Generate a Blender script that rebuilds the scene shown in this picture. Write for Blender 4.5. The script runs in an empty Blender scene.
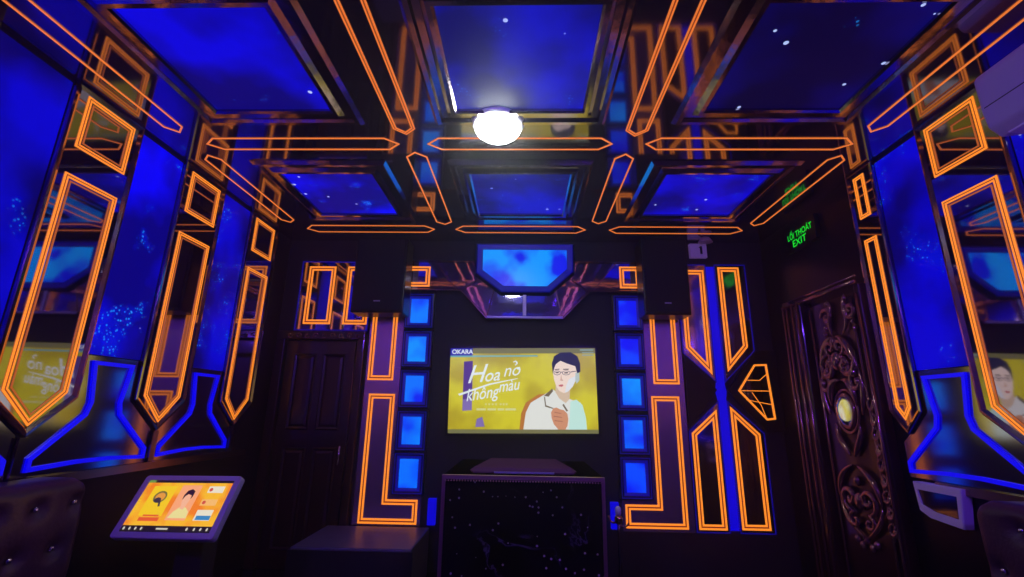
import bpy, bmesh, math, random
from mathutils import Vector, Matrix, noise
random.seed(4)
C = bpy.context.scene.collection
XL, XR, YB, ZC, H = -2.3885, 2.3314, 4.4, 3.02, 1.35
CS = 1.0275                       # the ceiling grid, measured on the ceiling plane

# ------------------------------------------------------------------ camera
F_PX, PITCH, YAW, ROLL = 461.06, .2591, -.0285, .0159
cy, sy, cp, sp = math.cos(YAW), math.sin(YAW), math.cos(PITCH), math.sin(PITCH)
FW = Vector((sy*cp, cy*cp, sp)); RT = Vector((cy, -sy, 0)); UP = RT.cross(FW)
RA = math.cos(ROLL)*RT + math.sin(ROLL)*UP; UA = -math.sin(ROLL)*RT + math.cos(ROLL)*UP
cam = bpy.data.cameras.new('camera'); co = bpy.data.objects.new('camera', cam); C.objects.link(co)
co.matrix_world = Matrix(((RA.x, UA.x, -FW.x, 0), (RA.y, UA.y, -FW.y, 0), (RA.z, UA.z, -FW.z, H), (0, 0, 0, 1)))
cam.sensor_width = 36; cam.lens = F_PX/1024*36; cam.clip_start = .02
bpy.context.scene.camera = co

# ------------------------------------------------------------------ materials
def srgb(r, g, b):
    f = lambda c: (c/255/12.92) if c/255 <= .04045 else ((c/255+.055)/1.055)**2.4
    return (f(r), f(g), f(b), 1)
def mat(name, col=(.5, .5, .5, 1), rough=.5, metal=0, emis=None, es=1, coat=0, spec=.5, bump=None, var=None):
    m = bpy.data.materials.new(name); m.use_nodes = True; nt = m.node_tree; b = nt.nodes['Principled BSDF']
    b.inputs['Base Color'].default_value = col; b.inputs['Roughness'].default_value = rough
    b.inputs['Metallic'].default_value = metal; b.inputs['Specular IOR Level'].default_value = spec
    b.inputs['Coat Weight'].default_value = coat; b.inputs['Coat Roughness'].default_value = .08
    if emis: b.inputs['Emission Color'].default_value = emis; b.inputs['Emission Strength'].default_value = es
    if bump or var:
        tc = nt.nodes.new('ShaderNodeTexCoord'); n = nt.nodes.new('ShaderNodeTexNoise')
        n.inputs['Scale'].default_value = (bump or var)[0]; n.inputs['Detail'].default_value = 4
        nt.links.new(tc.outputs['Object'], n.inputs['Vector'])
        if bump:
            bp = nt.nodes.new('ShaderNodeBump'); bp.inputs['Strength'].default_value = bump[1]; bp.inputs['Distance'].default_value = .02
            nt.links.new(n.outputs['Fac'], bp.inputs['Height']); nt.links.new(bp.outputs['Normal'], b.inputs['Normal'])
        if var:
            r = nt.nodes.new('ShaderNodeValToRGB'); r.color_ramp.elements[0].position = .35; r.color_ramp.elements[1].position = .65
            r.color_ramp.elements[0].color = col; r.color_ramp.elements[1].color = var[1]
            nt.links.new(n.outputs['Fac'], r.inputs['Fac']); nt.links.new(r.outputs['Color'], b.inputs['Base Color'])
    return m
M = {}
M['mirror'] = mat('smoked_mirror', (.40, .36, .42, 1), .035, 1, bump=(1.3, .012))
M['frost'] = mat('soft_smoked_mirror', (.62, .46, .60, 1), .24, .85, bump=(3, .05))
M['lower'] = mat('soft_lower_mirror', (.5, .42, .5, 1), .10, 1, bump=(2, .03))
M['ceil'] = mat('smoked_mirror_ceiling', (.34, .31, .37, 1), .06, .90, bump=(1.1, .02))
M['bevel'] = mat('bevelled_bronze_mirror', (.42, .33, .27, 1), .12, 1)
M['frame'] = mat('stepped_mirror_frame', (.5, .42, .45, 1), .13, 1, bump=(9, .10))
M['bronze'] = mat('bronze_trim', (.45, .30, .17, 1), .22, 1)
M['black'] = mat('black_lacquer', (.004, .004, .007, 1), .3, bump=(3, .02), spec=.22)
M['matt'] = mat('black_matt', (.004, .004, .006, 1), .7, var=(2.5, (.007, .006, .01, 1)))
M['floor'] = mat('dark_floor_tile', (.008, .008, .012, 1), .2, var=(3, (.014, .012, .02, 1)))
M['wood'] = mat('dark_mahogany', (.016, .006, .005, 1), .3, coat=.3, var=(7, (.03, .009, .007, 1)), spec=.4)
M['carved'] = mat('polished_carved_mahogany', (.30, .15, .11, 1), .17, coat=1, metal=.75, var=(16, (.36, .18, .12, 1)))
M['vinyl'] = mat('plum_vinyl', (.055, .022, .035, 1), .42, bump=(60, .12), var=(4, (.068, .028, .04, 1)))
M['chrome'] = mat('crystal_stud', (.75, .75, .8, 1), .12, 1)
M['brass'] = mat('brass', (.7, .45, .18, 1), .22, 1)
M['white'] = mat('white_plastic', (.82, .80, .84, 1), .45, var=(3, (.85, .83, .87, 1)))
M['ac'] = mat('ivory_plastic', (.55, .5, .62, 1), .5, var=(3, (.6, .55, .66, 1)))
M['silver'] = mat('brushed_silver_plastic', (.5, .48, .58, 1), .35, .3)
M['glass'] = mat('dark_glass', (.01, .01, .02, 1), .05, coat=1)
M['speaker'] = mat('speaker_cloth', (.005, .005, .008, 1), .85, bump=(180, .3))
M['ledge'] = mat('dark_laminate', (.09, .08, .13, 1), .4, var=(5, (.11, .10, .16, 1)))
NE = srgb(255, 132, 36)
def emit(name, col, s): return mat(name, (.02, .02, .02, 1), .4, emis=col, es=s)
M['neon'] = emit('orange_neon', (1, .27, .018, 1), 1.1)
M['neon_ghost'] = emit('orange_neon_ghost', (1, .22, .03, 1), .42)  # faint inner ring: the neon's reflection in the glass, put in as emission
M['neon_red'] = emit('red_gap_glow', (.5, .015, .005, 1), .35)
M['neon_ceil'] = emit('orange_neon_ceiling', (1, .23, .035, 1), .8)
M['blue_neon'] = emit('blue_neon', (0, .0, 1, 1), .8)
M['blue_rim'] = emit('blue_halo_rim', (0, 0, .5, 1), .45)  # halo around the light squares, put into the rim as emission
M['blue_dim'] = emit('blue_glow_border', (0, .0, .4, 1), .5)  # blue glow around the trapezoid light, put into the border as emission
M['green'] = emit('green_sign_letters', (.005, .8, .03, 1), 1.0)
M['lamp'] = emit('white_lamp', (.93, 1, .97, 1), 30)

def nodes(m): return m.node_tree.nodes, m.node_tree.links
def led(name, bright, seed, dust=.5, film=0):
    """a screen that plays a deep blue nebula with stars"""
    m = bpy.data.materials.new(name); m.use_nodes = True; n, l = nodes(m); b = n['Principled BSDF']
    b.inputs['Base Color'].default_value = (.001, .001, .003, 1); b.inputs['Roughness'].default_value = .35; b.inputs['Specular IOR Level'].default_value = .15
    if film: b.inputs['Base Color'].default_value = (film, film, film*1.2, 1); b.inputs['Roughness'].default_value = .5
    tc = n.new('ShaderNodeTexCoord'); mp = n.new('ShaderNodeMapping'); mp.inputs['Location'].default_value = (seed*3.1, seed*1.7, seed*2.3)
    l.new(tc.outputs['Object'], mp.inputs['Vector']); V = mp.outputs['Vector']
    big = n.new('ShaderNodeTexNoise'); big.inputs['Scale'].default_value = 1.6; big.inputs['Detail'].default_value = 3; l.new(V, big.inputs['Vector'])
    r = n.new('ShaderNodeValToRGB'); e = r.color_ramp.elements
    e[0].position = .40; e[0].color = (0, 0, .22*bright, 1); e[1].position = .60; e[1].color = (0, .0005, 1.0*bright, 1)
    l.new(big.outputs['Fac'], r.inputs['Fac'])
    # stars
    def stars(scale, size, keep):
        v = n.new('ShaderNodeTexVoronoi'); v.inputs['Scale'].default_value = scale; l.new(V, v.inputs['Vector'])
        a = n.new('ShaderNodeMath'); a.operation = 'LESS_THAN'; a.inputs[1].default_value = size; l.new(v.outputs['Distance'], a.inputs[0])
        s = n.new('ShaderNodeSeparateColor'); l.new(v.outputs['Color'], s.inputs['Color'])
        g = n.new('ShaderNodeMath'); g.operation = 'GREATER_THAN'; g.inputs[1].default_value = keep; l.new(s.outputs['Red'], g.inputs[0])
        p = n.new('ShaderNodeMath'); p.operation = 'MULTIPLY'; l.new(a.outputs[0], p.inputs[0]); l.new(g.outputs[0], p.inputs[1])
        return p.outputs[0]
    s1 = stars(11, .13, .80); s2 = stars(55, .36, .45)
    dn = n.new('ShaderNodeTexNoise'); dn.inputs['Scale'].default_value = 4.2; dn.inputs['Detail'].default_value = 6; l.new(V, dn.inputs['Vector'])
    dr = n.new('ShaderNodeMapRange'); dr.inputs['From Min'].default_value = .68-.16*dust; dr.inputs['From Max'].default_value = .80-.16*dust; l.new(dn.outputs['Fac'], dr.inputs['Value'])
    d2 = n.new('ShaderNodeMath'); d2.operation = 'MULTIPLY'; l.new(s2, d2.inputs[0]); l.new(dr.outputs[0], d2.inputs[1])
    m1 = n.new('ShaderNodeMix'); m1.data_type = 'RGBA'; m1.inputs[7].default_value = (0, .012*bright, 1.0*bright, 1)
    dh = n.new('ShaderNodeMath'); dh.operation = 'MULTIPLY'; dh.inputs[1].default_value = .45; l.new(dr.outputs[0], dh.inputs[0])
    l.new(dh.outputs[0], m1.inputs[0]); l.new(r.outputs['Color'], m1.inputs[6])
    m2 = n.new('ShaderNodeMix'); m2.data_type = 'RGBA'; m2.inputs[7].default_value = (.01, .32, 1, 1); l.new(d2.outputs[0], m2.inputs[0]); l.new(m1.outputs[2], m2.inputs[6])
    m3 = n.new('ShaderNodeMix'); m3.data_type = 'RGBA'; m3.inputs[7].default_value = (.45, .55, 1, 1); l.new(s1, m3.inputs[0]); l.new(m2.outputs[2], m3.inputs[6])
    l.new(m3.outputs[2], b.inputs['Emission Color']); b.inputs['Emission Strength'].default_value = 1
    return m
def mottled(name, a, bcol, scale, seed, s=1.0):
    m = bpy.data.materials.new(name); m.use_nodes = True; n, l = nodes(m); b = n['Principled BSDF']
    b.inputs['Base Color'].default_value = (.01, .01, .02, 1); b.inputs['Roughness'].default_value = .3
    tc = n.new('ShaderNodeTexCoord'); mp = n.new('ShaderNodeMapping'); mp.inputs['Location'].default_value = (seed*1.3, 0, seed*.7); l.new(tc.outputs['Object'], mp.inputs['Vector'])
    t = n.new('ShaderNodeTexNoise'); t.inputs['Scale'].default_value = scale; t.inputs['Detail'].default_value = 2; l.new(mp.outputs['Vector'], t.inputs['Vector'])
    r = n.new('ShaderNodeValToRGB'); r.color_ramp.elements[0].position = .38; r.color_ramp.elements[1].position = .58
    r.color_ramp.elements[0].color = a; r.color_ramp.elements[1].color = bcol
    l.new(t.outputs['Fac'], r.inputs['Fac']); l.new(r.outputs['Color'], b.inputs['Emission Color']); b.inputs['Emission Strength'].default_value = s
    return m
def marble():
    m = bpy.data.materials.new('black_marble'); m.use_nodes = True; n, l = nodes(m); b = n['Principled BSDF']
    b.inputs['Roughness'].default_value = .3; b.inputs['Specular IOR Level'].default_value = .25
    tc = n.new('ShaderNodeTexCoord'); V = tc.outputs['Object']
    w = n.new('ShaderNodeTexNoise'); w.inputs['Scale'].default_value = 2.2; w.inputs['Detail'].default_value = 8; w.inputs['Distortion'].default_value = 1.2; l.new(V, w.inputs['Vector'])
    r = n.new('ShaderNodeValToRGB'); e = r.color_ramp.elements; e[0].position = .492; e[0].color = (0, 0, 0, 1); e[1].position = .5; e[1].color = (.10, .09, .12, 1)
    x = r.color_ramp.elements.new(.508); x.color = (0, 0, 0, 1); l.new(w.outputs['Fac'], r.inputs['Fac'])
    k = n.new('ShaderNodeTexNoise'); k.inputs['Scale'].default_value = 3.1; l.new(V, k.inputs['Vector'])
    km = n.new('ShaderNodeMapRange'); km.inputs['From Min'].default_value = .5; km.inputs['From Max'].default_value = .65; l.new(k.outputs['Fac'], km.inputs['Value'])
    a = n.new('ShaderNodeMix'); a.data_type = 'RGBA'; a.inputs[6].default_value = (.003, .003, .004, 1); l.new(km.outputs[0], a.inputs[0]); l.new(r.outputs['Color'], a.inputs[7])
    v = n.new('ShaderNodeTexVoronoi'); v.inputs['Scale'].default_value = 26; l.new(V, v.inputs['Vector'])
    lt = n.new('ShaderNodeMath'); lt.operation = 'LESS_THAN'; lt.inputs[1].default_value = .14; l.new(v.outputs['Distance'], lt.inputs[0])
    s = n.new('ShaderNodeSeparateColor'); l.new(v.outputs['Color'], s.inputs['Color'])
    g = n.new('ShaderNodeMath'); g.operation = 'GREATER_THAN'; g.inputs[1].default_value = .70; l.new(s.outputs['Green'], g.inputs[0])
    p = n.new('ShaderNodeMath'); p.operation = 'MULTIPLY'; l.new(lt.outputs[0], p.inputs[0]); l.new(g.outputs[0], p.inputs[1])
    c = n.new('ShaderNodeMix'); c.data_type = 'RGBA'; c.inputs[7].default_value = (.5, .45, .42, 1); l.new(p.outputs[0], c.inputs[0]); l.new(a.outputs[2], c.inputs[6])
    l.new(c.outputs[2], b.inputs['Base Color'])
    return m
M['marble'] = marble()

# ------------------------------------------------------------------ mesh helpers
class G:
    def __init__(s): s.v = []; s.f = []; s.m = []
    def add(s, vs, fs, mi=0):
        o = len(s.v); s.v += [tuple(v) for v in vs]; s.f += [tuple(i+o for i in f) for f in fs]; s.m += [mi]*len(fs); return s
    def box(s, x0, x1, y0, y1, z0, z1, mi=0):
        v = [(x, y, z) for x in (x0, x1) for y in (y0, y1) for z in (z0, z1)]
        return s.add(v, [(0, 1, 3, 2), (4, 6, 7, 5), (0, 4, 5, 1), (2, 3, 7, 6), (0, 2, 6, 4), (1, 5, 7, 3)], mi)
    def prism(s, mp, poly, d0, d1, mi=0, top=None):
        n = len(poly); top = top or poly
        v = [mp(u, w, d0) for u, w in poly]+[mp(u, w, d1) for u, w in top]
        return s.add(v, [tuple(range(n)), tuple(range(n, 2*n))]+[(i, (i+1) % n, n+(i+1) % n, n+i) for i in range(n)], mi)
    def loops(s, mp, lps, mi=0, closed=False):
        """lps: list of (poly, depth); joins neighbouring loops with quads"""
        n = len(lps[0][0]); v = [mp(u, w, d) for p, d in lps for u, w in p]; k = len(lps)
        f = [(j*n+i, j*n+(i+1) % n, ((j+1) % k)*n+(i+1) % n, ((j+1) % k)*n+i) for j in range(k if closed else k-1) for i in range(n)]
        return s.add(v, f, mi)
    def tube(s, pts, r, mi=0, n=8, cap=True):
        pts = [Vector(p) for p in pts]; k = len(pts); rr = r if isinstance(r, (list, tuple)) else [r]*k
        up = Vector((.13, .31, .94)); v = []
        for i, p in enumerate(pts):
            t = (pts[min(i+1, k-1)]-pts[max(i-1, 0)]).normalized(); a = t.cross(up)
            if a.length < .05: a = t.cross(Vector((1, 0, 0)))
            a.normalize(); b = t.cross(a); up = b.copy() if False else up
            v += [p+rr[i]*(math.cos(2*math.pi*j/n)*a+math.sin(2*math.pi*j/n)*b) for j in range(n)]
        f = [(i*n+j, i*n+(j+1) % n, (i+1)*n+(j+1) % n, (i+1)*n+j) for i in range(k-1) for j in range(n)]
        if cap: f += [tuple(range(n)), tuple(range((k-1)*n, k*n))]
        return s.add(v, f, mi)
    def lathe(s, c, prof, n=24, mi=0, mp=None):
        mp = mp or (lambda x, y, z: (c[0]+x, c[1]+y, c[2]+z)); v = []; k = len(prof)
        for r, z in prof: v += [mp(r*math.cos(2*math.pi*j/n), r*math.sin(2*math.pi*j/n), z) for j in range(n)]
        f = [(i*n+j, i*n+(j+1) % n, (i+1)*n+(j+1) % n, (i+1)*n+j) for i in range(k-1) for j in range(n)]
        f += [tuple(range(n)), tuple(range((k-1)*n, k*n))]
        return s.add(v, f, mi)
    def ball(s, c, r, n=12, mi=0):
        prof = [(math.sin(math.pi*i/8), -math.cos(math.pi*i/8)) for i in range(1, 8)]
        return s.lathe(c, [(a, b) for a, b in prof], n, mi, lambda x, y, z: (c[0]+x*r[0], c[1]+y*r[1], c[2]+z*r[2]))
def obj(name, g, mats, parent=None, bevel=0, smooth=False, label=None):
    if not isinstance(mats, (list, tuple)): mats = [mats]
    xs = [v[0] for v in g.v]; ys = [v[1] for v in g.v]; zs = [v[2] for v in g.v]
    if parent is None: org = Vector(((min(xs)+max(xs))/2, (min(ys)+max(ys))/2, min(zs)))
    else: org = Vector(parent['_o'])
    me = bpy.data.meshes.new(name); me.from_pydata([tuple(Vector(v)-org) for v in g.v], [], g.f)
    for m in mats: me.materials.append(m)
    for p, i in zip(me.polygons, g.m): p.material_index = i; p.use_smooth = smooth
    bm = bmesh.new(); bm.from_mesh(me); bmesh.ops.recalc_face_normals(bm, faces=bm.faces); bm.to_mesh(me); bm.free()
    o = bpy.data.objects.new(name, me); C.objects.link(o); o['_o'] = tuple(org)
    if parent is None: o.location = org
    else: o.parent = parent
    if bevel:
        b = o.modifiers.new('bevel', 'BEVEL'); b.width = bevel; b.segments = 2; b.limit_method = 'ANGLE'
    if label: o['label'] = label
    return o
def tag(o, label, cat, group=None, kind=None):
    o['label'] = label; o['category'] = cat
    if group: o['group'] = group
    if kind: o['kind'] = kind
    return o
def thing(name, loc, label, cat, group=None):
    o = bpy.data.objects.new(name, None); o.empty_display_size = .1; C.objects.link(o); o.location = loc; o['_o'] = tuple(loc); return tag(o, label, cat, group)
def struct(name, g, m, bevel=0, label=None, cat=None):
    o = obj(name, g, m, bevel=bevel); o['kind'] = 'structure'
    if label: o['label'] = label
    if cat: o['category'] = cat
    return o
mB = lambda u, v, d=0: (u, YB-d, v)
mL = lambda u, v, d=0: (XL+d, u, v)
mR = lambda u, v, d=0: (XR-d, u, v)
mC = lambda u, v, d=0: (u, v, ZC-d)
def rect(a, b, c, d): return [(a, c), (b, c), (b, d), (a, d)]
def area(p): return sum(p[i][0]*p[(i+1) % len(p)][1]-p[(i+1) % len(p)][0]*p[i][1] for i in range(len(p)))/2
def inset(p, w):
    """polygon moved inwards by w (outwards when negative), mitred"""
    s = 1 if area(p) > 0 else -1; n = len(p); out = []
    for i in range(n):
        a, b, c = Vector(p[i-1]), Vector(p[i]), Vector(p[(i+1) % n])
        d1 = (b-a).normalized(); d2 = (c-b).normalized(); n1 = Vector((-d1.y, d1.x))*s; n2 = Vector((-d2.y, d2.x))*s
        m = (n1+n2); k = m.length_squared
        m = m*(2/k)*1.0 if k > 1e-6 else n1
        out.append(tuple(b+m*w*1.0) if k <= 1e-6 else tuple(b+(n1+n2)*(w/(1+n1.dot(n2)))))
    return out
def band(g, mp, p, w0, w1, mi, t=.004, d=0):
    a, b = inset(p, w0), inset(p, w1)
    g.loops(mp, [(a, d), (a, d+t), (b, d+t), (b, d)], mi, closed=True)
def neon(mp, p, parent, widths, name='neon_outline', mats=('neon', 'neon_red', 'neon_ghost'), t=.004, d=0, label=None):
    g = G()
    for w0, w1, mi in widths: band(g, mp, p, w0, w1, mi, t if mi != 1 else t*.6, d)
    return obj(name, g, [M[x] for x in mats], parent, label=label)
W_WALL = [(0, .009, 0), (.009, .015, 1), (.015, .023, 0), (.034, .040, 2)]
W_BACK = [(0, .017, 0), (.017, .028, 1), (.028, .044, 0)]
W_THIN = [(0, .011, 0), (.011, .016, 1), (.016, .024, 0)]
W_CEIL = [(0, .010, 0)]
W_CEIL2 = [(0, .009, 0), (.009, .015, 1), (.015, .023, 0)]

# ------------------------------------------------------------------ room shell
Y0 = -3.3; T = .12; G_ = .03; FILL = 60; HAZE = .02
struct('floor', G().box(XL-T, XR+T, Y0-T, YB+T+G_, -T, 0), M['floor'])
struct('ceiling', G().box(XL-T, XR+T, Y0-T, YB+T+G_, ZC, ZC+T), M['ceil'])
struct('wall_left', G().box(XL-G_-T, XL-G_, Y0, YB+G_, 0, ZC), M['black'])
struct('wall_right', G().box(XR+G_, XR+G_+T, Y0, YB+G_, 0, ZC), M['black'])
struct('wall_back', G().box(XL-G_-T, XR+G_+T, YB+G_, YB+G_+T, 0, ZC), M['matt'])
struct('wall_front', G().box(XL-G_-T, XR+G_+T, Y0-T, Y0, 0, ZC), M['matt'])

# ------------------------------------------------------------------ ceiling screens and neon
def ceiling_screen(u0, u1, v0, v1, m, label):
    r = [(a*CS, b*CS) for a, b in rect(u0, u1, v0, v1)]
    t = obj('ceiling_led_screen', G().prism(mC, r, 0.0005, .006), m); tag(t, label, 'led screen', 'starry screens in the ceiling grid')
    g = G(); prof = [(0, .001), (0, .02), (-.012, .03), (-.035, .03), (-.06, .008), (-.095, .008), (-.105, .024), (-.13, .024), (-.15, .001)]
    g.loops(mC, [(inset(r, w), d) for w, d in prof]); obj('mirror_frame', g, M['frame'], t)
    return t
rows = [((1.53, 2.215), 'front'), ((2.92, 3.62), 'rear')]
BACKROWS = [(.13, .815), (-1.27, -.585), (-2.67, -1.985)]
cols = [(-1.745, -1.095), (-.385, .31), (.985, 1.70)]
br = {('front', 0): (.72, 1.2, .2), ('front', 1): (.55, 5, .3), ('front', 2): (.11, 9, .1), ('rear', 0): (1.0, 12.3, .6), ('rear', 1): (.55, 7.4, .2), ('rear', 2): (.8, 3.7, .5)}
lab = {('front', 0): 'large starry blue LED screen in the ceiling, front left above the camera', ('front', 1): 'hazy blue LED screen in the ceiling beside the bright round lamp',
       ('front', 2): 'dim navy LED screen in the ceiling, front right near the air conditioner', ('rear', 0): 'bright blue LED screen in the ceiling above the dark wooden door',
       ('rear', 1): 'small dim blue LED screen in the ceiling, rear middle before the trapezoid light', ('rear', 2): 'blue LED screen with a white cloud in the ceiling, rear right near the exit sign'}
for (v0, v1), rn in rows:
    for i, (u0, u1) in enumerate(cols):
        b, s, du = br[rn, i]; ceiling_screen(u0, u1, v0, v1, led('starry_screen_%s_%d' % (rn, i), b, s, du, .07), lab[rn, i])
sx_ = led('starry_screen_behind', .8, 15, .3)
for v0, v1 in BACKROWS:
    for u0, u1 in cols: ceiling_screen(u0, u1, v0, v1, sx_, 'blue LED screen in the ceiling behind the camera, outside the photo')
def ceil_neon(poly, widths, label):
    p = [(a*CS, b*CS) for a, b in poly]; g = G()
    for w0, w1, mi in widths: band(g, mC, p, w0, w1, mi, .004 if mi != 1 else .0024, .0004)
    tag(obj('ceiling_neon_outline', g, [M['neon_ceil'], M['neon_red'], M['neon_ghost']]), label, 'neon light', 'neon outlines on the ceiling beams')
def hexa_v(u0, u1, v0, v1, k=.06):          # long in v, tip at both ends
    m = (u0+u1)/2; return [(u0, v0+k), (m, v0), (u1, v0+k), (u1, v1-k), (m, v1), (u0, v1-k)]
def hexa_h(u0, u1, v0, v1, k=.08):
    m = (v0+v1)/2; return [(u0, m), (u0+k, v0), (u1-k, v0), (u1, m), (u1-k, v1), (u0+k, v1)]
ceil_neon(hexa_v(-.797, -.664, .35, 2.47), W_CEIL2, 'long orange neon outline on the ceiling beam left of the lamp')
ceil_neon(hexa_v(.592, .728, .35, 2.49), W_CEIL2, 'long orange neon outline on the ceiling beam right of the lamp')
ceil_neon(hexa_v(-.797, -.655, 2.665, 3.88), W_CEIL, 'short slanting orange neon outline on the ceiling between left and middle rear screens')
ceil_neon(hexa_v(.585, .715, 2.685, 3.85), W_CEIL, 'short slanting orange neon outline on the ceiling between middle and right rear screens')
ceil_neon(hexa_h(-2.05, -.80, 2.505, 2.64), W_CEIL, 'orange neon outline across the ceiling crossbar behind the front left screen')
ceil_neon(hexa_h(-.625, .545, 2.505, 2.64), W_CEIL, 'orange neon outline across the ceiling crossbar behind the white lamp')
ceil_neon(hexa_h(.745, 2.02, 2.505, 2.64), W_CEIL, 'orange neon outline across the ceiling crossbar behind the front right screen')
ceil_neon(hexa_h(-2.05, -.84, 3.91, 4.075), W_CEIL, 'orange neon outline at the rear ceiling edge, left above the neon boxes')
ceil_neon(hexa_h(-.65, .56, 3.91, 4.075), W_CEIL, 'orange neon outline at the rear ceiling edge above the blue trapezoid')
ceil_neon(hexa_h(.77, 1.99, 3.91, 4.075), W_CEIL, 'orange neon outline at the rear ceiling edge, right above the black speaker')
ceil_neon(hexa_v(-2.19, -2.07, .5, 2.45), W_CEIL, 'orange neon outline along the left edge of the ceiling, nearer the camera')
ceil_neon(hexa_v(-2.19, -2.07, 2.70, 3.85), W_CEIL, 'orange neon outline along the left edge of the ceiling, nearer the back wall')
ceil_neon(hexa_v(1.975, 2.095, .5, 2.45), W_CEIL, 'orange neon outline along the right edge of the ceiling, nearer the camera')
ceil_neon(hexa_v(1.975, 2.095, 2.70, 3.88), W_CEIL, 'orange neon outline along the right edge of the ceiling, by the exit sign')

# lamp
lx, ly = -.164*CS, 2.346*CS
t = thing('ceiling_lamp', (lx, ly, ZC), 'glaring round white lamp under the middle ceiling crossbar', 'lamp')
obj('lamp_base', G().lathe((lx, ly, ZC), [(.15, -.001), (.16, -.012), (.145, -.03)], 32), M['silver'], t, smooth=True)
obj('lamp_dome', G().lathe((lx, ly, ZC-.03), [(.135, .002), (.14, -.010), (.13, -.035), (.10, -.06), (.055, -.075), (.01, -.08)], 32), M['lamp'], t, smooth=True)

# ------------------------------------------------------------------ side walls
P_ = .8189
def side_strip(mp, a, b, sq, hx, label, side):
    c = (a+b)/2; k = .19 if b-a > .3 else .13
    poly = [(a, ZC-.002), (a, 1.38), (c, 1.38-k), (b, 1.38), (b, ZC-.002)]
    t = obj('mirror_strip', G().prism(mp, poly, -.0115, 0), M['mirror']); tag(t, label, 'mirror panel', 'neon mirror strips on the side walls')
    g = G(); g.loops(mp, [(inset(poly, 0), .0005), (inset(poly, .002), .008), (inset(poly, .014), .010), (inset(poly, .032), .0005)], 0)
    obj('bevelled_edge', g, M['bevel'], t)
    wd = W_WALL if b-a > .3 else W_THIN
    neon(mp, rect(sq[0], sq[1], 2.669, 2.977), t, wd, d=.0004, label='square neon outline at the top of the strip')
    m_ = (hx[0]+hx[1])/2; zt = 1.242 if b-a > .3 else 1.33
    neon(mp, [(hx[0], 2.515), (hx[0], 1.405), (m_, zt), (hx[1], 1.405), (hx[1], 2.515)], t, wd, d=.0004, label='tall pointed neon outline')
    if b-a > .3: obj('bevelled_stem', G().prism(mp, rect(c-.022, c+.022, 1.004, 1.19), -.0115, .008), M['bevel'], t)
    return t
def led_wall(mp, a, b, m, label):
    t = obj('wall_led_screen', G().prism(mp, rect(a+.004, b-.004, 1.62, ZC-.028), -.0285, -.010), m)
    tag(t, label, 'led screen', 'tall starry screens on the side walls'); return t
def bottle(mp, c, a, b, label):
    """mirror panel under a screen with a flared blue neon outline"""
    base = [(a-.20, 1.002), (b+.20, 1.002), (b+.20, 1.20), (b-.006, 1.37), (b-.006, 1.612), (a+.006, 1.612), (a+.006, 1.37), (a-.20, 1.20)]
    t = obj('lower_mirror_panel', G().prism(mp, base, -.0285, -.012), M['lower']); tag(t, label, 'mirror panel', 'lower mirror panels on the side walls')
    p = [(c-.36, 1.025), (c-.1, 1.04), (c+.1, 1.04), (c+.36, 1.025), (c+.36, 1.09), (c+.12, 1.30), (c+.105, 1.36), (c+.14, 1.585), (c-.14, 1.585), (c-.105, 1.36), (c-.12, 1.30), (c-.36, 1.09)]
    g = G(); band(g, mp, p, 0, .021, 0, .014, -.0115)
    obj('blue_neon_outline', g, M['blue_neon'], t); return t
Lnames = ['nearest the camera at the photo edge', 'second from the camera, between two mirror strips', 'farthest from the camera, small']
for k in (-1, 0, 1):
    led_wall(mL, 2.478+P_*k, 2.845+P_*k, led('starry_wall_l%d' % k, (.62, .95, .6)[k+1], 20+k*3.3, (.35, .6, .9)[k+1]),
             'tall starry blue screen on the left wall, '+Lnames[k+1])
    bottle(mL, 2.664+P_*k, 2.478+P_*k, 2.845+P_*k, 'mirror with flared blue neon outline, left wall, below the screen '+('nearest the camera' if k < 0 else 'second from the camera' if k == 0 else 'farthest from the camera'))
for k, n_ in ((0, 'big one nearest the camera'), (1, 'middle one above the touch screen'), (2, 'narrow-looking far one by the dark corner')):
    side_strip(mL, 2.032+P_*k, 2.476+P_*k, (2.108+P_*k, 2.417+P_*k), (2.099+P_*k, 2.413+P_*k), 'orange neon mirror strip on the left wall, '+n_, 'L')
led_wall(mR, 1.659, 2.027, led('starry_wall_r0', .75, 41, .2), 'tall starry blue screen on the right wall under the air conditioner')
led_wall(mR, 2.497, 2.845, led('starry_wall_r1', .62, 47.5, .85), 'tall starry blue screen on the right wall between two orange neon strips')
bottle(mR, 2.67, 2.497, 2.845, 'mirror with flared blue neon outline on the right wall above the white-framed box')
bottle(mR, 1.845, 1.659, 2.027, 'mirror with flared blue neon outline on the right wall behind the sofa end')
side_strip(mR, 2.032, 2.492, (2.127, 2.435), (2.119, 2.429), 'wide mirror strip with orange neon on the right wall beside the air conditioner', 'R')
side_strip(mR, 2.85, 3.10, (2.935, 3.035), (2.926, 3.037), 'narrow mirror strip with orange neon beside the carved door', 'R')
sy_ = led('starry_wall_behind', .8, 77, .4)
for mp, q in ((mL, 'left'), (mR, 'right')):
    for k in (-2, -3, -4, -5):
        led_wall(mp, 2.478+P_*k, 2.845+P_*k, sy_, 'tall starry blue screen on the %s wall behind the camera, outside the photo' % q)
    for k in (-1, -2, -3, -4):
        side_strip(mp, 2.032+P_*k, 2.476+P_*k, (2.108+P_*k, 2.417+P_*k), (2.099+P_*k, 2.413+P_*k), 'orange neon mirror strip on the %s wall behind the camera' % q, '')
struct('trim_1', G().box(XL-G_+.001, XL+.012, 1.2, 4.12, .955, 1.0), M['bronze'])
struct('trim_2', G().box(XR-.012, XR+G_-.001, 1.2, 2.85, .955, 1.0), M['bronze'])
for i, (a, b) in enumerate(((XL, 1),)): pass

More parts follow.
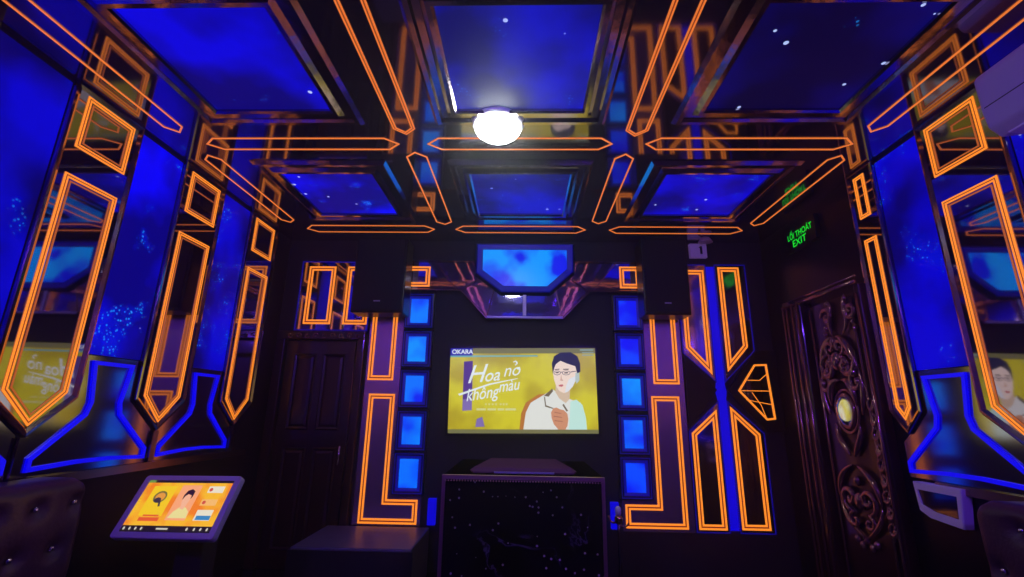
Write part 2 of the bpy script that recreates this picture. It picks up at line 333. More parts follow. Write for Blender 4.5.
# ------------------------------------------------------------------ back wall: neon mirror panels
def bpanel(name, poly, label, cat='mirror panel', m='mirror', group=None, d0=-.0285, d1=0):
    t = obj(name, G().prism(mB, poly, d0, d1), M[m]); return tag(t, label, cat, group)
t = bpanel('neon_mirror_panel', rect(-2.25, -1.525, 2.075, 2.785), 'square mirror with two orange neon rectangles above the dark wooden door')
g = G(); band(g, mB, rect(-2.25, -1.525, 2.075, 2.785), 0, .012, 0, .004, .0003); obj('blue_edge', g, M['blue_dim'], t)
neon(mB, rect(-2.17, -1.90, 2.14, 2.73), t, W_BACK, d=.0004); neon(mB, rect(-1.78, -1.54, 2.14, 2.73), t, W_BACK, d=.0004)
t = bpanel('neon_mirror_panel', [(-1.50, .36), (-.90, .36), (-.90, .612), (-1.17, .612), (-1.17, 2.78), (-1.50, 2.78)], 'tall L-shaped mirror with orange neon left of the blue light squares', m='frost')
neon(mB, rect(-1.48, -1.235, 1.61, 2.70), t, W_BACK, d=.0004)
neon(mB, [(-1.45, 1.485), (-1.205, 1.485), (-1.205, .575), (-.93, .575), (-.93, .375), (-1.45, .375)], t, W_BACK, d=.0004, label='L-shaped neon outline')
t = bpanel('neon_mirror_panel', [(1.485, .36), (.87, .36), (.87, .612), (1.14, .612), (1.14, 2.78), (1.485, 2.78)], 'tall J-shaped mirror with orange neon right of the blue light squares', m='frost')
neon(mB, rect(1.205, 1.445, 1.61, 2.70), t, W_BACK, d=.0004)
neon(mB, [(1.175, 1.50), (1.43, 1.50), (1.43, .385), (.895, .385), (.895, .575), (1.175, .575)], t, W_BACK, d=.0004, label='J-shaped neon outline')
def kpanel(poly, nb, label, m='lower'):
    t = bpanel('neon_mirror_panel', poly, label, m=m, group='angled neon mirrors right of the television'); neon(mB, nb, t, W_BACK, d=.0004)
    g = G(); band(g, mB, poly, 0, .010, 0, .003, .0003); obj('blue_edge', g, M['blue_dim'], t)
kpanel([(1.495, 2.78), (1.785, 2.78), (1.785, 1.63), (1.495, 1.90)], [(1.53, 2.72), (1.76, 2.72), (1.755, 1.70), (1.53, 1.95)], 'upper angled neon mirror, left of the blue centre bar, beside the speaker')
kpanel([(1.865, 2.78), (2.17, 2.78), (2.17, 1.93), (1.865, 1.63)], [(1.90, 2.75), (2.105, 2.75), (2.11, 1.965), (1.90, 1.73)], 'upper angled neon mirror right of the blue centre bar')
kpanel([(1.495, .36), (1.785, .36), (1.785, 1.47), (1.495, 1.20)], [(1.76, 1.39), (1.52, 1.18), (1.52, .385), (1.76, .385)], 'lower angled neon mirror left of the blue centre bar')
kpanel([(1.865, .36), (2.17, .36), (2.17, 1.19), (1.865, 1.47)], [(1.885, 1.42), (2.13, 1.18), (2.13, .39), (1.885, .39)], 'lower angled neon mirror right of the blue centre bar')
M['bar'] = emit('blue_centre_bar', (0, 0, 1, 1), .6)
tag(obj('blue_light_bar', G().prism(mB, [(1.787, .38), (1.863, .38), (1.863, 1.48), (1.875, 1.55), (1.863, 1.62), (1.863, 2.76), (1.787, 2.76), (1.787, 1.62), (1.775, 1.55), (1.787, 1.48)], -.0285, -.012), M['bar']),
    'tall thin blue light bar between the four angled neon mirrors', 'light bar')
tag(obj('black_triangle_panel', G().prism(mB, [(1.497, 1.885), (1.774, 1.563), (1.497, 1.215)], -.005, .03), M['black'], bevel=.004), 'black triangular panel pointing right into the blue light bar', 'wall panel')
t = tag(obj('black_hexagon_panel', G().prism(mB, [(1.872, 1.565), (2.18, 1.93), (2.355, 1.93), (2.355, 1.20), (2.18, 1.20)], -.005, .02), M['black'], bevel=.004), 'black angular panel with a small neon diamond, beside the carved door', 'wall panel')
dp = [(1.964, 1.56), (2.135, 1.80), (2.25, 1.805), (2.275, 1.31), (2.195, 1.30)]
mD = lambda u, v, d=0: mB(u, v, d+.0)
obj('mirror_inlay', G().prism(mB, inset(dp, .012), .015, .0215), M['mirror'], t)
g = G(); band(g, mB, dp, 0, .016, 0, .010, .0195)
for a, b in (((1.985, 1.56), (2.255, 1.56)), ((2.06, 1.655), (2.17, 1.655)), ((2.17, 1.655), (2.25, 1.72)), ((2.03, 1.48), (2.25, 1.44)), ((2.09, 1.545), (2.16, 1.43)), ((2.16, 1.43), (2.19, 1.33))):
    g.tube([mB(*a, .022), mB(*b, .022)], .0035, 0, 6)
obj('neon_lines', g, M['neon'], t)

# blue light squares
colsq = {'left': (-1.125, -.915), 'right': (.885, 1.095)}
zs = [(2.145, 2.405), (1.775, 2.035), (1.405, 1.665), (1.03, 1.295), (.665, .93)]
words = ['topmost', 'second from the top', 'middle', 'second from the bottom', 'lowest']
i = 0
for sd, (a, b) in colsq.items():
    for k, (z0, z1) in enumerate(zs):
        i += 1; bright = (.9, 1.25, .75, .95, .7)[k] if sd == 'left' else (.35, .35, 1.15, .85, .3)[k]
        r = rect(a-.035, b+.035, z0-.045, z1+.045)
        t = obj('blue_light_square', G().loops(mB, [(r, -.02), (r, .045), (inset(r, .018), .05), (inset(r, .06), .035)]).prism(mB, inset(r, .001), -.02, -.015), M['black'])
        tag(t, '%s blue light square in the column on the %s of the television' % (words[k], sd), 'light', 'blue light squares beside the television')
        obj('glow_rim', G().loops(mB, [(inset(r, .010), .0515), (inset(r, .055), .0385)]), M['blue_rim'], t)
        mm = mottled('blue_square_glow_%d' % i, (0, .02*bright, .85, 1), (.0, .22*bright, 1.0, 1), 3.6, i*1.9, 1.05)
        obj('light_pane', G().prism(mB, inset(r, .056), .028, .038), mm, t)
for sd, u in (('left', -.80), ('right', .80)):
    tag(obj('blue_light_strip', G().prism(mB, rect(u-.035, u+.035, .375, .59), -.0295, .02), M['bar'], bevel=.004), 'small upright blue light strip at the %s side of the marble podium' % sd, 'light bar')

# canopy of smoked mirror over the television
cpoly = [(-1.245, 2.785), (-1.245, 2.475), (-.63, 2.475), (-.37, 2.20), (.37, 2.20), (.63, 2.475), (1.135, 2.475), (1.135, 2.785)]
t = tag(obj('mirror_canopy', G().prism(mB, cpoly, .006, .05), mat('blue_tinted_mirror', (.62, .55, .85, 1), .05, 1, bump=(4, .06))), 'faceted smoked mirror board with neon ends above the television', 'mirror panel')
g = G(); g.loops(mB, [(cpoly, .0501), (inset(cpoly, .004), .058), (inset(cpoly, .014), .058), (inset(cpoly, .022), .0501)]); obj('bevelled_edge', g, M['bevel'], t)
mCan = lambda u, v, d=0: mB(u, v, d+.0504)
neon(mCan, rect(-1.225, -.935, 2.515, 2.722), t, W_BACK); neon(mCan, rect(.925, 1.125, 2.515, 2.735), t, W_BACK)
obj('centre_trim', G().box(-.018, .018, YB-.066, YB-.0505, 2.23, 2.472), M['silver'], t, bevel=.006)
for s in (-1, 1):
    for p, q, r in (((.53, 2.78), (.30, 2.48), .007), ((.62, 2.475), (.42, 2.62), .005), ((.30, 2.48), (.36, 2.235), .005), ((.90, 2.78), (.66, 2.48), .005)):
        obj('joint_trim', G().tube([mB(s*p[0], p[1], .052), mB(s*q[0], q[1], .052)], r, 0, 4), M['bronze'], t)
obj('lower_edge_trim', G().box(-.365, .365, YB-.066, YB-.0505, 2.205, 2.228), M['silver'], t, bevel=.003)
tp = [(-.412, 2.882), (-.412, 2.675), (-.205, 2.515), (.215, 2.515), (.408, 2.69), (.408, 2.882)]
t = tag(obj('trapezoid_light', G().prism(mB, inset(tp, -.085), .0505, .10, top=inset(tp, -.06)), M['black']), 'large trapezoid light panel glowing mottled cyan blue above the television', 'light')
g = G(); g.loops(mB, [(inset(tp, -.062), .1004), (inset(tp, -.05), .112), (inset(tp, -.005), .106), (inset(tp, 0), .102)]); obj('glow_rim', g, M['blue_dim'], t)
obj('light_pane', G().prism(mB, tp, .098, .109), mottled('cyan_trapezoid', (0, .008, .8, 1), (0, .30, 1, 1), 4.2, 2.6, 1.05), t)

# ------------------------------------------------------------------ television
def text_geo(s, mp, u, v, size, shear=0, sx=1, align='LEFT', rotz=0, bold=0, asp=1):
    cu = bpy.data.curves.new('t', 'FONT'); cu.body = s; cu.size = 1; cu.align_x = align; cu.shear = shear; cu.offset = bold
    o = bpy.data.objects.new('t', cu); C.objects.link(o); dg = bpy.context.evaluated_depsgraph_get(); dg.update()
    me = bpy.data.meshes.new_from_object(o.evaluated_get(dg)); vs = []
    cr, sr = math.cos(rotz), math.sin(rotz)
    for q in me.vertices:
        x, y = q.co.x*size*sx, q.co.y*size; x, y = x*cr-y*sr, x*sr+y*cr; vs.append(mp(u+x*asp, v+y))
    fs = [tuple(p.vertices) for p in me.polygons]
    bpy.data.objects.remove(o); bpy.data.curves.remove(cu); bpy.data.meshes.remove(me)
    return vs, fs
def layer(mp, polys, d):
    g = G()
    for p in polys: g.add([mp(u, v, d) for u, v in p], [tuple(range(len(p)))])
    return g
def flat(mp, items, parent, d0=.002, step=.0005):
    """items: (part name, material, list of polygons or text specs)"""
    d = d0
    for name, m, polys, texts in items:
        g = layer(mp, polys, d)
        for tx in texts:
            vs, fs = text_geo(tx[0], lambda a, b, dd=d: mp(a, b, dd), *tx[1:], asp=.556); g.add(vs, fs)
        obj(name, g, m, parent); d += step
def em(name, r, g, b, s=1.0): return emit(name, srgb(r, g, b), s)
tv0, tv1, tz0, tz1 = -.698*.985, .677*.985, 1.35+(-.1865-.012)*.985, 1.35+(.5755+.003)*.985
YT = YB*.985
rt = .0135                     # the set hangs a touch out of level
tcx, tcz = (tv0+tv1)/2, (tz0+tz1)/2
def mT(u, v, d=0):             # u, v in picture fractions
    x = (u-.5)*(tv1-tv0); z = (v-.5)*(tz1-tz0); return (tcx+x*math.cos(rt)-z*math.sin(rt), YT-d, tcz+x*math.sin(rt)+z*math.cos(rt))
tv = thing('television', (tcx, YB+G_, tz0-.03), 'wide television showing a man in a white suit on a yellow song title screen', 'television')
bw, bh = .018, .03
g = G().prism(mT, rect(-bw, 1+bw, -bh, 1+bh), -.035, -.001)
g.loops(mT, [(rect(-bw, 1+bw, -bh, 1+bh), -.001), (rect(-bw, 1+bw, -bh, 1+bh), .006), (rect(0, 1, 0, 1), .006), (rect(0, 1, 0, 1), -.001)])
g.box(tcx-.2, tcx+.2, YT+.035, YB+G_-.001, tcz-.1, tcz+.1)
obj('tv_frame', g, M['black'], tv)
TY = mottled('tv_yellow', srgb(178, 160, 14), srgb(208, 198, 30), 3.0, 3, 1.0)
obj('tv_screen', G().prism(mT, rect(0, 1, 0, 1), -.001, .001), TY, tv)
def px(*pts): return [((x-98)/700, (490-y)/400) for x, y in pts]
WH = em('tv_white', 235, 245, 248, .9); 
flat(mT, [
    ('screen_band', em('tv_band', 122, 120, 70, .9), [px((98, 90), (798, 90), (798, 116), (98, 116)), px((98, 472), (798, 472), (798, 490), (98, 490))], []),
    ('screen_logo', em('tv_logo_blue', 20, 22, 170, .9), [px((98, 90), (206, 90), (206, 124), (190, 132), (98, 132))], []),
    ('screen_logo_text', WH, [], [('OKARA', .010, .932, .075, 0, 1.02, 'LEFT', 0, .03)]),
    ('screen_caption', em('tv_cyan', 120, 190, 190, .8), [px((98, 126), (520, 124), (520, 131), (98, 134))], [('KARAOKE 5 · 1080', .905, .955, .03, 0, .8)][:0]),
    ('screen_lines', em('tv_lines', 150, 180, 170, .8), [px((725, 96), (790, 96), (790, 103), (725, 103)), px((735, 110), (790, 110), (790, 115), (735, 115)), px((735, 122), (790, 122), (790, 127), (735, 127))], []),
    ('violet_brush', em('tv_violet', 92, 60, 150, .8), [px((165, 155), (208, 152), (208, 385), (163, 388))], []),
    ('pale_brush', em('tv_violet_pale', 140, 120, 190, .8), [px((165, 335), (208, 330), (208, 385), (163, 388)), px((232, 425), (258, 415), (270, 460), (226, 462))], []),
    ('song_title', WH, [px((140, 310), (148, 318), (290, 268), (425, 238), (425, 235), (290, 260)), px((420, 190), (432, 180), (437, 183), (426, 196)), px((410, 172), (418, 164), (414, 156), (404, 160), (401, 156), (415, 150), (424, 158), (424, 166), (414, 175))],
        [('H', .115, .575, .30, .45, 1.0, 'LEFT', .10, .004), ('oa', .235, .595, .21, .4, .95, 'LEFT', .10, .008), ('no', .365, .655, .21, .4, .95, 'LEFT', .10, 0),
         ('không', .115, .365, .20, .4, .80, 'LEFT', .14, .006), ('màu', .335, .470, .19, .4, .80, 'LEFT', .14, .006)]),
    ('song_credits', em('tv_credit', 235, 225, 150, .85), [], [('S T Á C   G I Ả', .245, .315, .045, 0, .95), ('Nguyễn Thành Nhân Nguyễn', .19, .255, .048, .2, .78)][:0]),
    ('credit_marks', em('tv_credit2', 225, 225, 150, .85), [px((x, 353), (x+8, 353), (x+8, 362), (x, 362)) for x in (270, 286, 302, 318, 340, 354, 368)]+[px((x, 376), (x+w, 376), (x+w, 386), (x, 386)) for x, w in ((230, 44), (282, 40), (330, 30), (366, 50))], []),
    ('jacket_shadow', em('tv_orange', 190, 120, 40, .9), [px((432, 472), (440, 400), (462, 350), (520, 312), (556, 308), (470, 400), (452, 472))], []),
    ('jacket', em('tv_jacket', 228, 230, 222, .95), [px((450, 472), (462, 395), (485, 350), (540, 318), (590, 288), (660, 330), (720, 350), (738, 400), (745, 472))], []),
    ('jacket_light', em('tv_jacket_mint', 196, 234, 222, .95), [px((672, 345), (700, 335), (728, 360), (742, 420), (745, 472), (660, 472), (668, 400))], []),
    ('collar_shadow', em('tv_lapel', 120, 105, 70, .8), [px((548, 318), (588, 284), (592, 296), (570, 322))], []),
    ('left_lapel_line', em('tv_lapel2', 120, 105, 70, .8), [px((548, 322), (553, 322), (558, 362), (592, 374), (588, 378), (553, 368))], []),
    ('right_lapel_line', em('tv_lapel3', 120, 105, 70, .8), [px((640, 355), (660, 388), (652, 390), (634, 360))], []),
    ('neck', em('tv_skin_shade', 215, 190, 160, .95), [px((606, 262), (672, 290), (668, 332), (650, 352), (620, 330), (602, 300))], []),
    ('face', em('tv_skin', 245, 222, 205, .95), [px((596, 168), (592, 205), (598, 245), (608, 276), (622, 296), (642, 305), (664, 297), (685, 275), (700, 245), (708, 205), (700, 165), (650, 148), (612, 152))], []),
    ('face_light', em('tv_skin_light', 228, 232, 235, .95), [px((668, 240), (700, 225), (698, 250), (684, 276), (662, 298), (648, 304), (655, 270))], []),
    ('ear', em('tv_ear', 190, 205, 200, .9), [px((700, 210), (718, 205), (718, 245), (704, 262), (698, 245))], []),
    ('hair', em('tv_hair', 38, 42, 70, .8), [px((592, 215), (588, 165), (600, 130), (630, 112), (680, 110), (712, 130), (724, 165), (724, 205), (708, 212), (700, 178), (660, 165), (630, 152), (608, 168), (600, 185))], []),
    ('glasses', em('tv_glasses', 70, 62, 90, .7), [px(*[(cx_+rx*math.cos(a), 210+11*math.sin(a)) for a in [k*math.pi/8 for k in range(17)]]+[(cx_+(rx-2.5)*math.cos(a), 210+8.5*math.sin(a)) for a in [k*math.pi/8 for k in range(16, -1, -1)]]) for cx_, rx in ((613, 17), (656, 20))]+[px((629, 205), (637, 205), (637, 208), (629, 208)), px((676, 204), (704, 200), (704, 203), (676, 208))], []),
    ('eyes', em('tv_eyes', 50, 35, 35, .7), [px((605, 207), (620, 205), (620, 211), (606, 212)), px((646, 208), (664, 206), (664, 212), (647, 213)), px((602, 193), (624, 190), (624, 194), (602, 197)), px((642, 191), (668, 190), (668, 195), (642, 195))], []),
    ('mouth', em('tv_lips', 205, 110, 110, .9), [px((618, 267), (636, 264), (642, 269), (634, 276), (620, 274))], []),
    ('nose', em('tv_nose', 215, 170, 145, .9), [px((632, 216), (628, 240), (626, 246), (640, 248), (640, 243), (634, 240))], []),
    ('hand', em('tv_hand', 215, 150, 110, .9), [px((582, 420), (580, 395), (590, 376), (606, 372), (622, 380), (640, 384), (656, 400), (660, 425), (655, 455), (645, 472), (612, 472), (592, 448))], []),
    ('fingers', em('tv_fingers', 170, 100, 70, .9), [px((596, 392), (628, 398), (628, 401), (596, 396)), px((592, 410), (630, 416), (630, 419), (592, 414)), px((596, 430), (634, 434), (634, 437), (596, 434))], []),
], tv, .0014, .0002)

# ------------------------------------------------------------------ speakers
def speaker(u0, u1, z0, z1, label):
    t = thing('wall_speaker', ((u0+u1)/2, YB, z0), label, 'speaker', 'black box speakers high on the back wall')
    y0, y1 = 4.1, YB-.062
    obj('speaker_box', G().box(u0, u1, y0, y1, z0, z1), M['black'], t, bevel=.012)
    obj('speaker_grille', G().box(u0+.02, u1-.02, y0-.012, y0+.002, z0+.02, z1-.02), M['speaker'], t, bevel=.006)
    obj('badge', G().box((u0+u1)/2-.03, (u0+u1)/2+.03, y0-.016, y0-.010, z0+.10, z0+.112), M['silver'], t)
    obj('wall_bracket', G().box((u0+u1)/2-.05, (u0+u1)/2+.05, y1, YB, (z0+z1)/2-.08, (z0+z1)/2+.08), M['matt'], t)
speaker(-1.60, -1.112, 2.20, 2.93, 'black box speaker high on the back wall, left of the mirror canopy')
speaker(1.085, 1.505, 2.205, 2.94, 'black box speaker high on the back wall, right of the mirror canopy')
t = tag(obj('wall_switch_plate', G().prism(mB, rect(1.642, 1.81, 2.848, 2.995), -.028, .015), mat('lilac_plate', (.28, .2, .42, 1), .5, emis=(.16, .08, .30, 1), es=.35, var=(8, (.3, .22, .45, 1))), bevel=.004), 'small lilac backlit wall plate with a dark figure one beside the right speaker', 'wall plate')
obj('dark_digit', G().prism(mB, [(1.742, 2.885), (1.765, 2.885), (1.765, 2.965), (1.745, 2.965), (1.728, 2.948), (1.742, 2.948)], .0152, .017), M['matt'], t)
tag(obj('small_spotlight', G().lathe((0, 0, 0), [(.03, 0), (.045, -.03), (.055, -.05), (.02, -.052)], 20, 0, lambda x, y, z: (1.76+x*1.3, YB-.12+y, ZC-.002+z)), M['silver']), 'small dull spotlight under the ceiling above the lilac wall plate', 'spotlight')

# ------------------------------------------------------------------ doors
def scroll(g, mp, cu, cv, r, turns, a0, sgn, d, th, n=26, pw=1.0):
    pts = []; rs = []
    for i in range(n+1):
        s = i/n; a = a0+sgn*s*turns*2*math.pi; q = r*(1-s)**pw+r*.08
        pts.append(mp(cu+q*math.cos(a), cv+q*math.sin(a), d)); rs.append(th*(.45+.75*math.sin(math.pi*min(1, .15+s*.85))))
    g.tube(pts, rs, 0, 7)
def bez(p0, p1, p2, p3, n=14): return [tuple((1-t)**3*a+3*(1-t)**2*t*b+3*(1-t)*t*t*c+t**3*e for a, b, c, e in zip(p0, p1, p2, p3)) for t in [i/n for i in range(n+1)]]
def vine(g, mp, p, d, th, w=None):
    pts = bez(*p); n = len(pts); g.tube([mp(a, b, d) for a, b in pts], [th*(.25+math.sin(math.pi*(i+.5)/n)) for i in range(n)], 0, 7)
def blob(g, mp, u, v, ru, rv, d=.02, h=.025, n=12):
    prof = [(1, 0), (.95, .35), (.75, .7), (.4, .93), (.08, 1)]
    g.lathe((0, 0, 0), prof, n, 0, lambda x, y, z: mp(u+x*ru, v+y*rv, d+z*h))
# carved door on the right wall
D = struct('door_1', G().prism(mR, rect(3.17, 3.76, .004, 2.20), -.026, .010), M['wood'], label='dark carved mahogany door with an oval mirror on the right wall', cat='door')
obj('door_casing', G().prism(mR, rect(3.77, 3.83, .004, 2.24), -.026, .07).prism(mR, rect(3.85, 3.90, .004, 2.27), -.026, .045).prism(mR, rect(3.93, 4.03, .004, 2.30), -.026, .06)
    .prism(mR, rect(3.115, 3.165, .004, 2.24), -.026, .045), M['wood'], D, bevel=.01)
g = G()
for u in (3.80, 3.875, 3.955, 4.005, 3.72, 3.235, 3.14):
    dd = .05 if u < 3.76 else .07
    g.tube([mR(u, .06, dd-.03 if u in (3.72, 3.235) else dd), mR(u, 2.17 if u < 3.76 else 2.25, dd-.03 if u in (3.72, 3.235) else dd)], .011, 0, 8)
g.tube([mR(3.115, 2.25, .06), mR(4.03, 2.25, .06)], .016, 0, 8); g.tube([mR(3.115, 2.29, .05), mR(4.03, 2.29, .05)], .010, 0, 8)
obj('turned_moulding', g, M['carved'], D, smooth=True)
g = G(); u0, um = 3.47, 3.47
for s in (-1, 1):                               # crest above the oval mirror
    scroll(g, mR, um+s*.10, 1.70, .085, 1.4, math.pi/2, -s, .035, .020)
    scroll(g, mR, um+s*.17, 1.58, .065, 1.2, math.pi/2 if s > 0 else math.pi/2, s, .035, .017)
    scroll(g, mR, um+s*.05, 1.84, .055, 1.3, -math.pi/2, s, .035, .015)
    vine(g, mR, [(um+s*.02, 1.92), (um+s*.12, 1.90), (um+s*.16, 1.80), (um+s*.20, 1.66)], .03, .022)
    vine(g, mR, [(um+s*.20, 1.66), (um+s*.23, 1.55), (um+s*.20, 1.45), (um+s*.17, 1.36)], .028, .018)
    vine(g, mR, [(um+s*.01, 1.60), (um+s*.10, 1.62), (um+s*.14, 1.52), (um+s*.13, 1.42)], .035, .022)
    for k in range(5): blob(g, mR, um+s*(.05+.035*k), 1.76-.045*k+.02*(k % 2), .026, .036, .025, .035)
    vine(g, mR, [(um+s*.12, 1.30), (um+s*.14, 1.20), (um+s*.05, 1.14), (um+s*.02, 1.08)], .03, .018)
    # ribbons up to the lintel
    scroll(g, mR, um+s*.13-.09, 2.08, .06, 1.3, 0, s, .03, .016)
    vine(g, mR, [(um+s*.10-.09, 2.20), (um+s*.02-.09, 2.12), (um+s*.16-.09, 2.04), (um+s*.05-.05, 1.92)], .03, .016)
    for k in range(6): blob(g, mR, um-.09+s*(.10-.012*k*(1 if k < 3 else -1)), 2.17-.045*k, .016, .022, .022, .03)
blob(g, mR, um, 1.74, .055, .075, .02, .05); blob(g, mR, um, 1.88, .03, .045, .02, .04)
obj('carved_crest', g, M['carved'], D, smooth=True)
g = G()
for s in (-1, 1):
    scroll(g, mR, um+s*.09, .80, .075, 1.4, -math.pi/2, s, .035, .018); scroll(g, mR, um+s*.07, .66, .05, 1.2, math.pi/2, -s, .035, .014)
    vine(g, mR, [(um+s*.02, 1.02), (um+s*.14, .98), (um+s*.20, .90), (um+s*.20, .78)], .03, .017)
    vine(g, mR, [(um+s*.20, .78), (um+s*.18, .66), (um+s*.10, .62), (um+s*.02, .56)], .03, .015)
    for k in range(3): blob(g, mR, um+s*.045*k, .54-.03*(k % 2), .022, .028, .015, .03)
blob(g, mR, um, .79, .045, .06, .02, .04); blob(g, mR, um, .92, .025, .035, .02, .03)
obj('carved_medallion', g, M['carved'], D, smooth=True)
g = G()
for k in range(9):                              # running carved border on the near stile
    s = 1 if k % 2 else -1; v = 1.42-.095*k
    scroll(g, mR, 3.205+s*.006, v, .040, 1.1, math.pi/2, s, .03, .012, 18); vine(g, mR, [(3.205, v+.05), (3.205+s*.05, v+.02), (3.205-s*.04, v-.04), (3.205, v-.06)], .028, .010)
obj('carved_border', g, M['carved'], D, smooth=True)
g = G()
for w, dd, r in ((.005, .03, .015), (-.03, .024, .012)):
    ov = [mR(3.458+(.085-w)*math.cos(a), 1.385+(.118-w)*math.sin(a), dd) for a in [k*math.pi/16 for k in range(33)]]; g.tube(ov, r, 0, 8, False)
obj('oval_frame', g, M['carved'], D, smooth=True)
obj('oval_mirror', G().lathe((0, 0, 0), [(.074, 0), (.07, .012), (.05, .02), (.01, .023)], 28, 0, lambda x, y, z: mR(3.458+x, 1.385+y*1.4, .034+x*.33+z*.15)), mat('pale_gilt_mirror', (.95, .92, .8, 1), .10, 1), D, smooth=True, label='shiny gilt oval')
# plain dark door at the left of the back wall
D = struct('door_2', G().prism(mB, rect(-2.28, -1.62, .004, 1.965), -.028, .012), M['wood'], label='dark brown panelled wooden door left on the back wall', cat='door')
g = G()
for a, b, c, e in ((-2.20, -1.98, 1.15, 1.85), (-1.92, -1.70, 1.15, 1.85), (-2.20, -1.98, .15, 1.0), (-1.92, -1.70, .15, 1.0)):
    r = rect(a, b, c, e); g.loops(mB, [(r, .0125), (inset(r, .012), .024), (inset(r, .03), .014), (inset(r, .05), .022)]); g.prism(mB, inset(r, .05), .013, .022)
obj('door_moulding', g, M['wood'], D)
obj('door_casing', G().prism(mB, rect(-2.385, -2.30, .004, 2.04), -.028, .04).prism(mB, rect(-1.60, -1.53, .004, 2.04), -.028, .04).prism(mB, rect(-2.385, -1.53, 1.985, 2.065), -.028, .045), M['wood'], D, bevel=.008)
obj('door_handle', G().tube([mB(-1.655, .86, .06), mB(-1.655, 1.02, .06)], .009).tube([mB(-1.655, .88, .01), mB(-1.655, .88, .06)], .007).tube([mB(-1.655, 1.0, .01), mB(-1.655, 1.0, .06)], .007), M['chrome'], D, smooth=True)
g = G().tube([mB(-1.615, .75, .016), mB(-1.615, 1.70, .016)], .004)
obj('edge_strip', g, M['brass'], D)
g = G()
for k in range(9): scroll(g, mB, -2.25+.082*k, 2.02, .026, 1.1, 0, 1 if k % 2 else -1, .05, .006, 14)
obj('carved_lintel', g, M['carved'], D, smooth=True)

# ------------------------------------------------------------------ exit sign on the right wall
S = tag(obj('exit_sign', G().prism(mR, rect(3.50, 3.92, 2.72, 2.93), -.0285, .012), M['black'], bevel=.004), 'black exit sign with green letters on the right wall over the carved door', 'sign')
mS = lambda a, b, d=0: mR(3.90-a, b, .0135+d)
g = G(); vs, fs = text_geo('LỐI THOÁT', lambda a, b: mS(a, b), .015, 2.825, .073, 0, .92, 'LEFT', 0, .012); g.add(vs, fs)
obj('upper_lettering', g, M['green'], S)
g = G(); vs, fs = text_geo('EXIT', lambda a, b: mS(a, b), .075, 2.75, .085, 0, 1.15, 'LEFT', 0, .012); g.add(vs, fs)
obj('lower_lettering', g, M['green'], S)

# ------------------------------------------------------------------ air conditioner
t = thing('air_conditioner', (2.2, 1.2, 2.6), 'plain pale air conditioner high on the right wall, cut by the photo edge', 'air conditioner')
prof = [(.0, 2.60), (.175, 2.575), (.22, 2.62), (.23, 2.70), (.23, 2.87), (.21, 2.895), (.0, 2.895)]   # (depth from wall, z)
g = G(); n = len(prof); ya, yb = 1.00, 1.895
g.add([(XR-.011-d, ya, z) for d, z in prof]+[(XR-.011-d, yb, z) for d, z in prof], [tuple(range(n)), tuple(range(n, 2*n))]+[(i, (i+1) % n, n+(i+1) % n, n+i) for i in range(n)])
obj('casing', g, M['ac'], t, bevel=.012)
obj('air_louvre', G().box(XR-.20, XR-.06, ya+.05, yb-.05, 2.570, 2.578), M['white'], t)
obj('front_seam', G().box(XR-.2425, XR-.2405, ya+.02, yb-.02, 2.715, 2.719), M['matt'], t)

# ------------------------------------------------------------------ sofas
def sofa(side, y1, y0, zt, label):
    s = 1 if side == 'L' else -1; xb = XL-.015 if side == 'L' else XR+.015; xf = xb+s*.235
    t = thing('tufted_sofa', (xb+s*.4, (y0+y1)/2, 0), label, 'sofa', 'tufted sofas along the side walls')
    btn = []
    for r in range(3):
        k = 0
        while True:
            y = (2.21 if side == 'L' else 2.229)+(.123 if r % 2 else 0)-.185*(k-1); k += 1
            if y > y1-.05: continue
            if y < y0+.05: break
            btn.append((y, (.885, .695, .505)[r]))
    ny, nz = 110, 44; g = G(); z0 = .40; vs = []
    for i in range(ny+1):
        for j in range(nz+1):
            y = y0+(y1-y0)*i/ny; z = z0+(zt-z0)*j/nz; h = .0
            for by, bz in btn:
                q = (y-by)**2+(z-bz)**2
                if q < .02: h -= .030*math.exp(-q/.0012)+.008*math.exp(-q/.005)
            e = min(y1-y, zt-z, y-y0); rr = .055
            if e < rr: h -= rr-math.sqrt(max(0, rr*rr-(rr-e)**2))
            # rounded outer corner
            cyy, czz = y1-.09, zt-.09
            yy, zz = y, z
            if y > cyy and z > czz:
                dx, dz = y-cyy, z-czz; m_ = max(dx, dz); L = math.hypot(dx, dz)
                if L > 0: yy, zz = cyy+dx*m_/L, czz+dz*m_/L
            vs.append((xf+s*h, yy, zz))
    g.add(vs, [(i*(nz+1)+j, (i+1)*(nz+1)+j, (i+1)*(nz+1)+j+1, i*(nz+1)+j+1) for i in range(ny) for j in range(nz)])
    # rim back to the wall
    rim = [i*(nz+1) for i in range(ny+1)]+[ny*(nz+1)+j for j in range(1, nz+1)]+[i*(nz+1)+nz for i in range(ny-1, -1, -1)]+[j for j in range(nz-1, 0, -1)]
    k = len(rim); o = len(g.v); g.v += [(xb, g.v[q][1], g.v[q][2]) for q in rim]
    fs = [(rim[a], rim[(a+1) % k], o+(a+1) % k, o+a) for a in range(k)]+[tuple(range(o, o+k))]; g.f += fs; g.m += [0]*len(fs)
    obj('backrest', g, M['vinyl'], t, smooth=True)
    obj('seat', G().box(min(xf-s*.02, xf+s*.50), max(xf-s*.02, xf+s*.50), y0, y1-.02, .22, .43), M['vinyl'], t, bevel=.04)
    obj('sofa_base', G().box(min(xb+s*.03, xf+s*.46), max(xb+s*.03, xf+s*.46), y0+.03, y1-.05, 0, .218), M['matt'], t, bevel=.01)
    for by, bz in btn:
        o = obj('tuft_button', G().ball((xf-s*.026, by, bz), (.010, .0135, .0135)), M['chrome'], t, smooth=True)
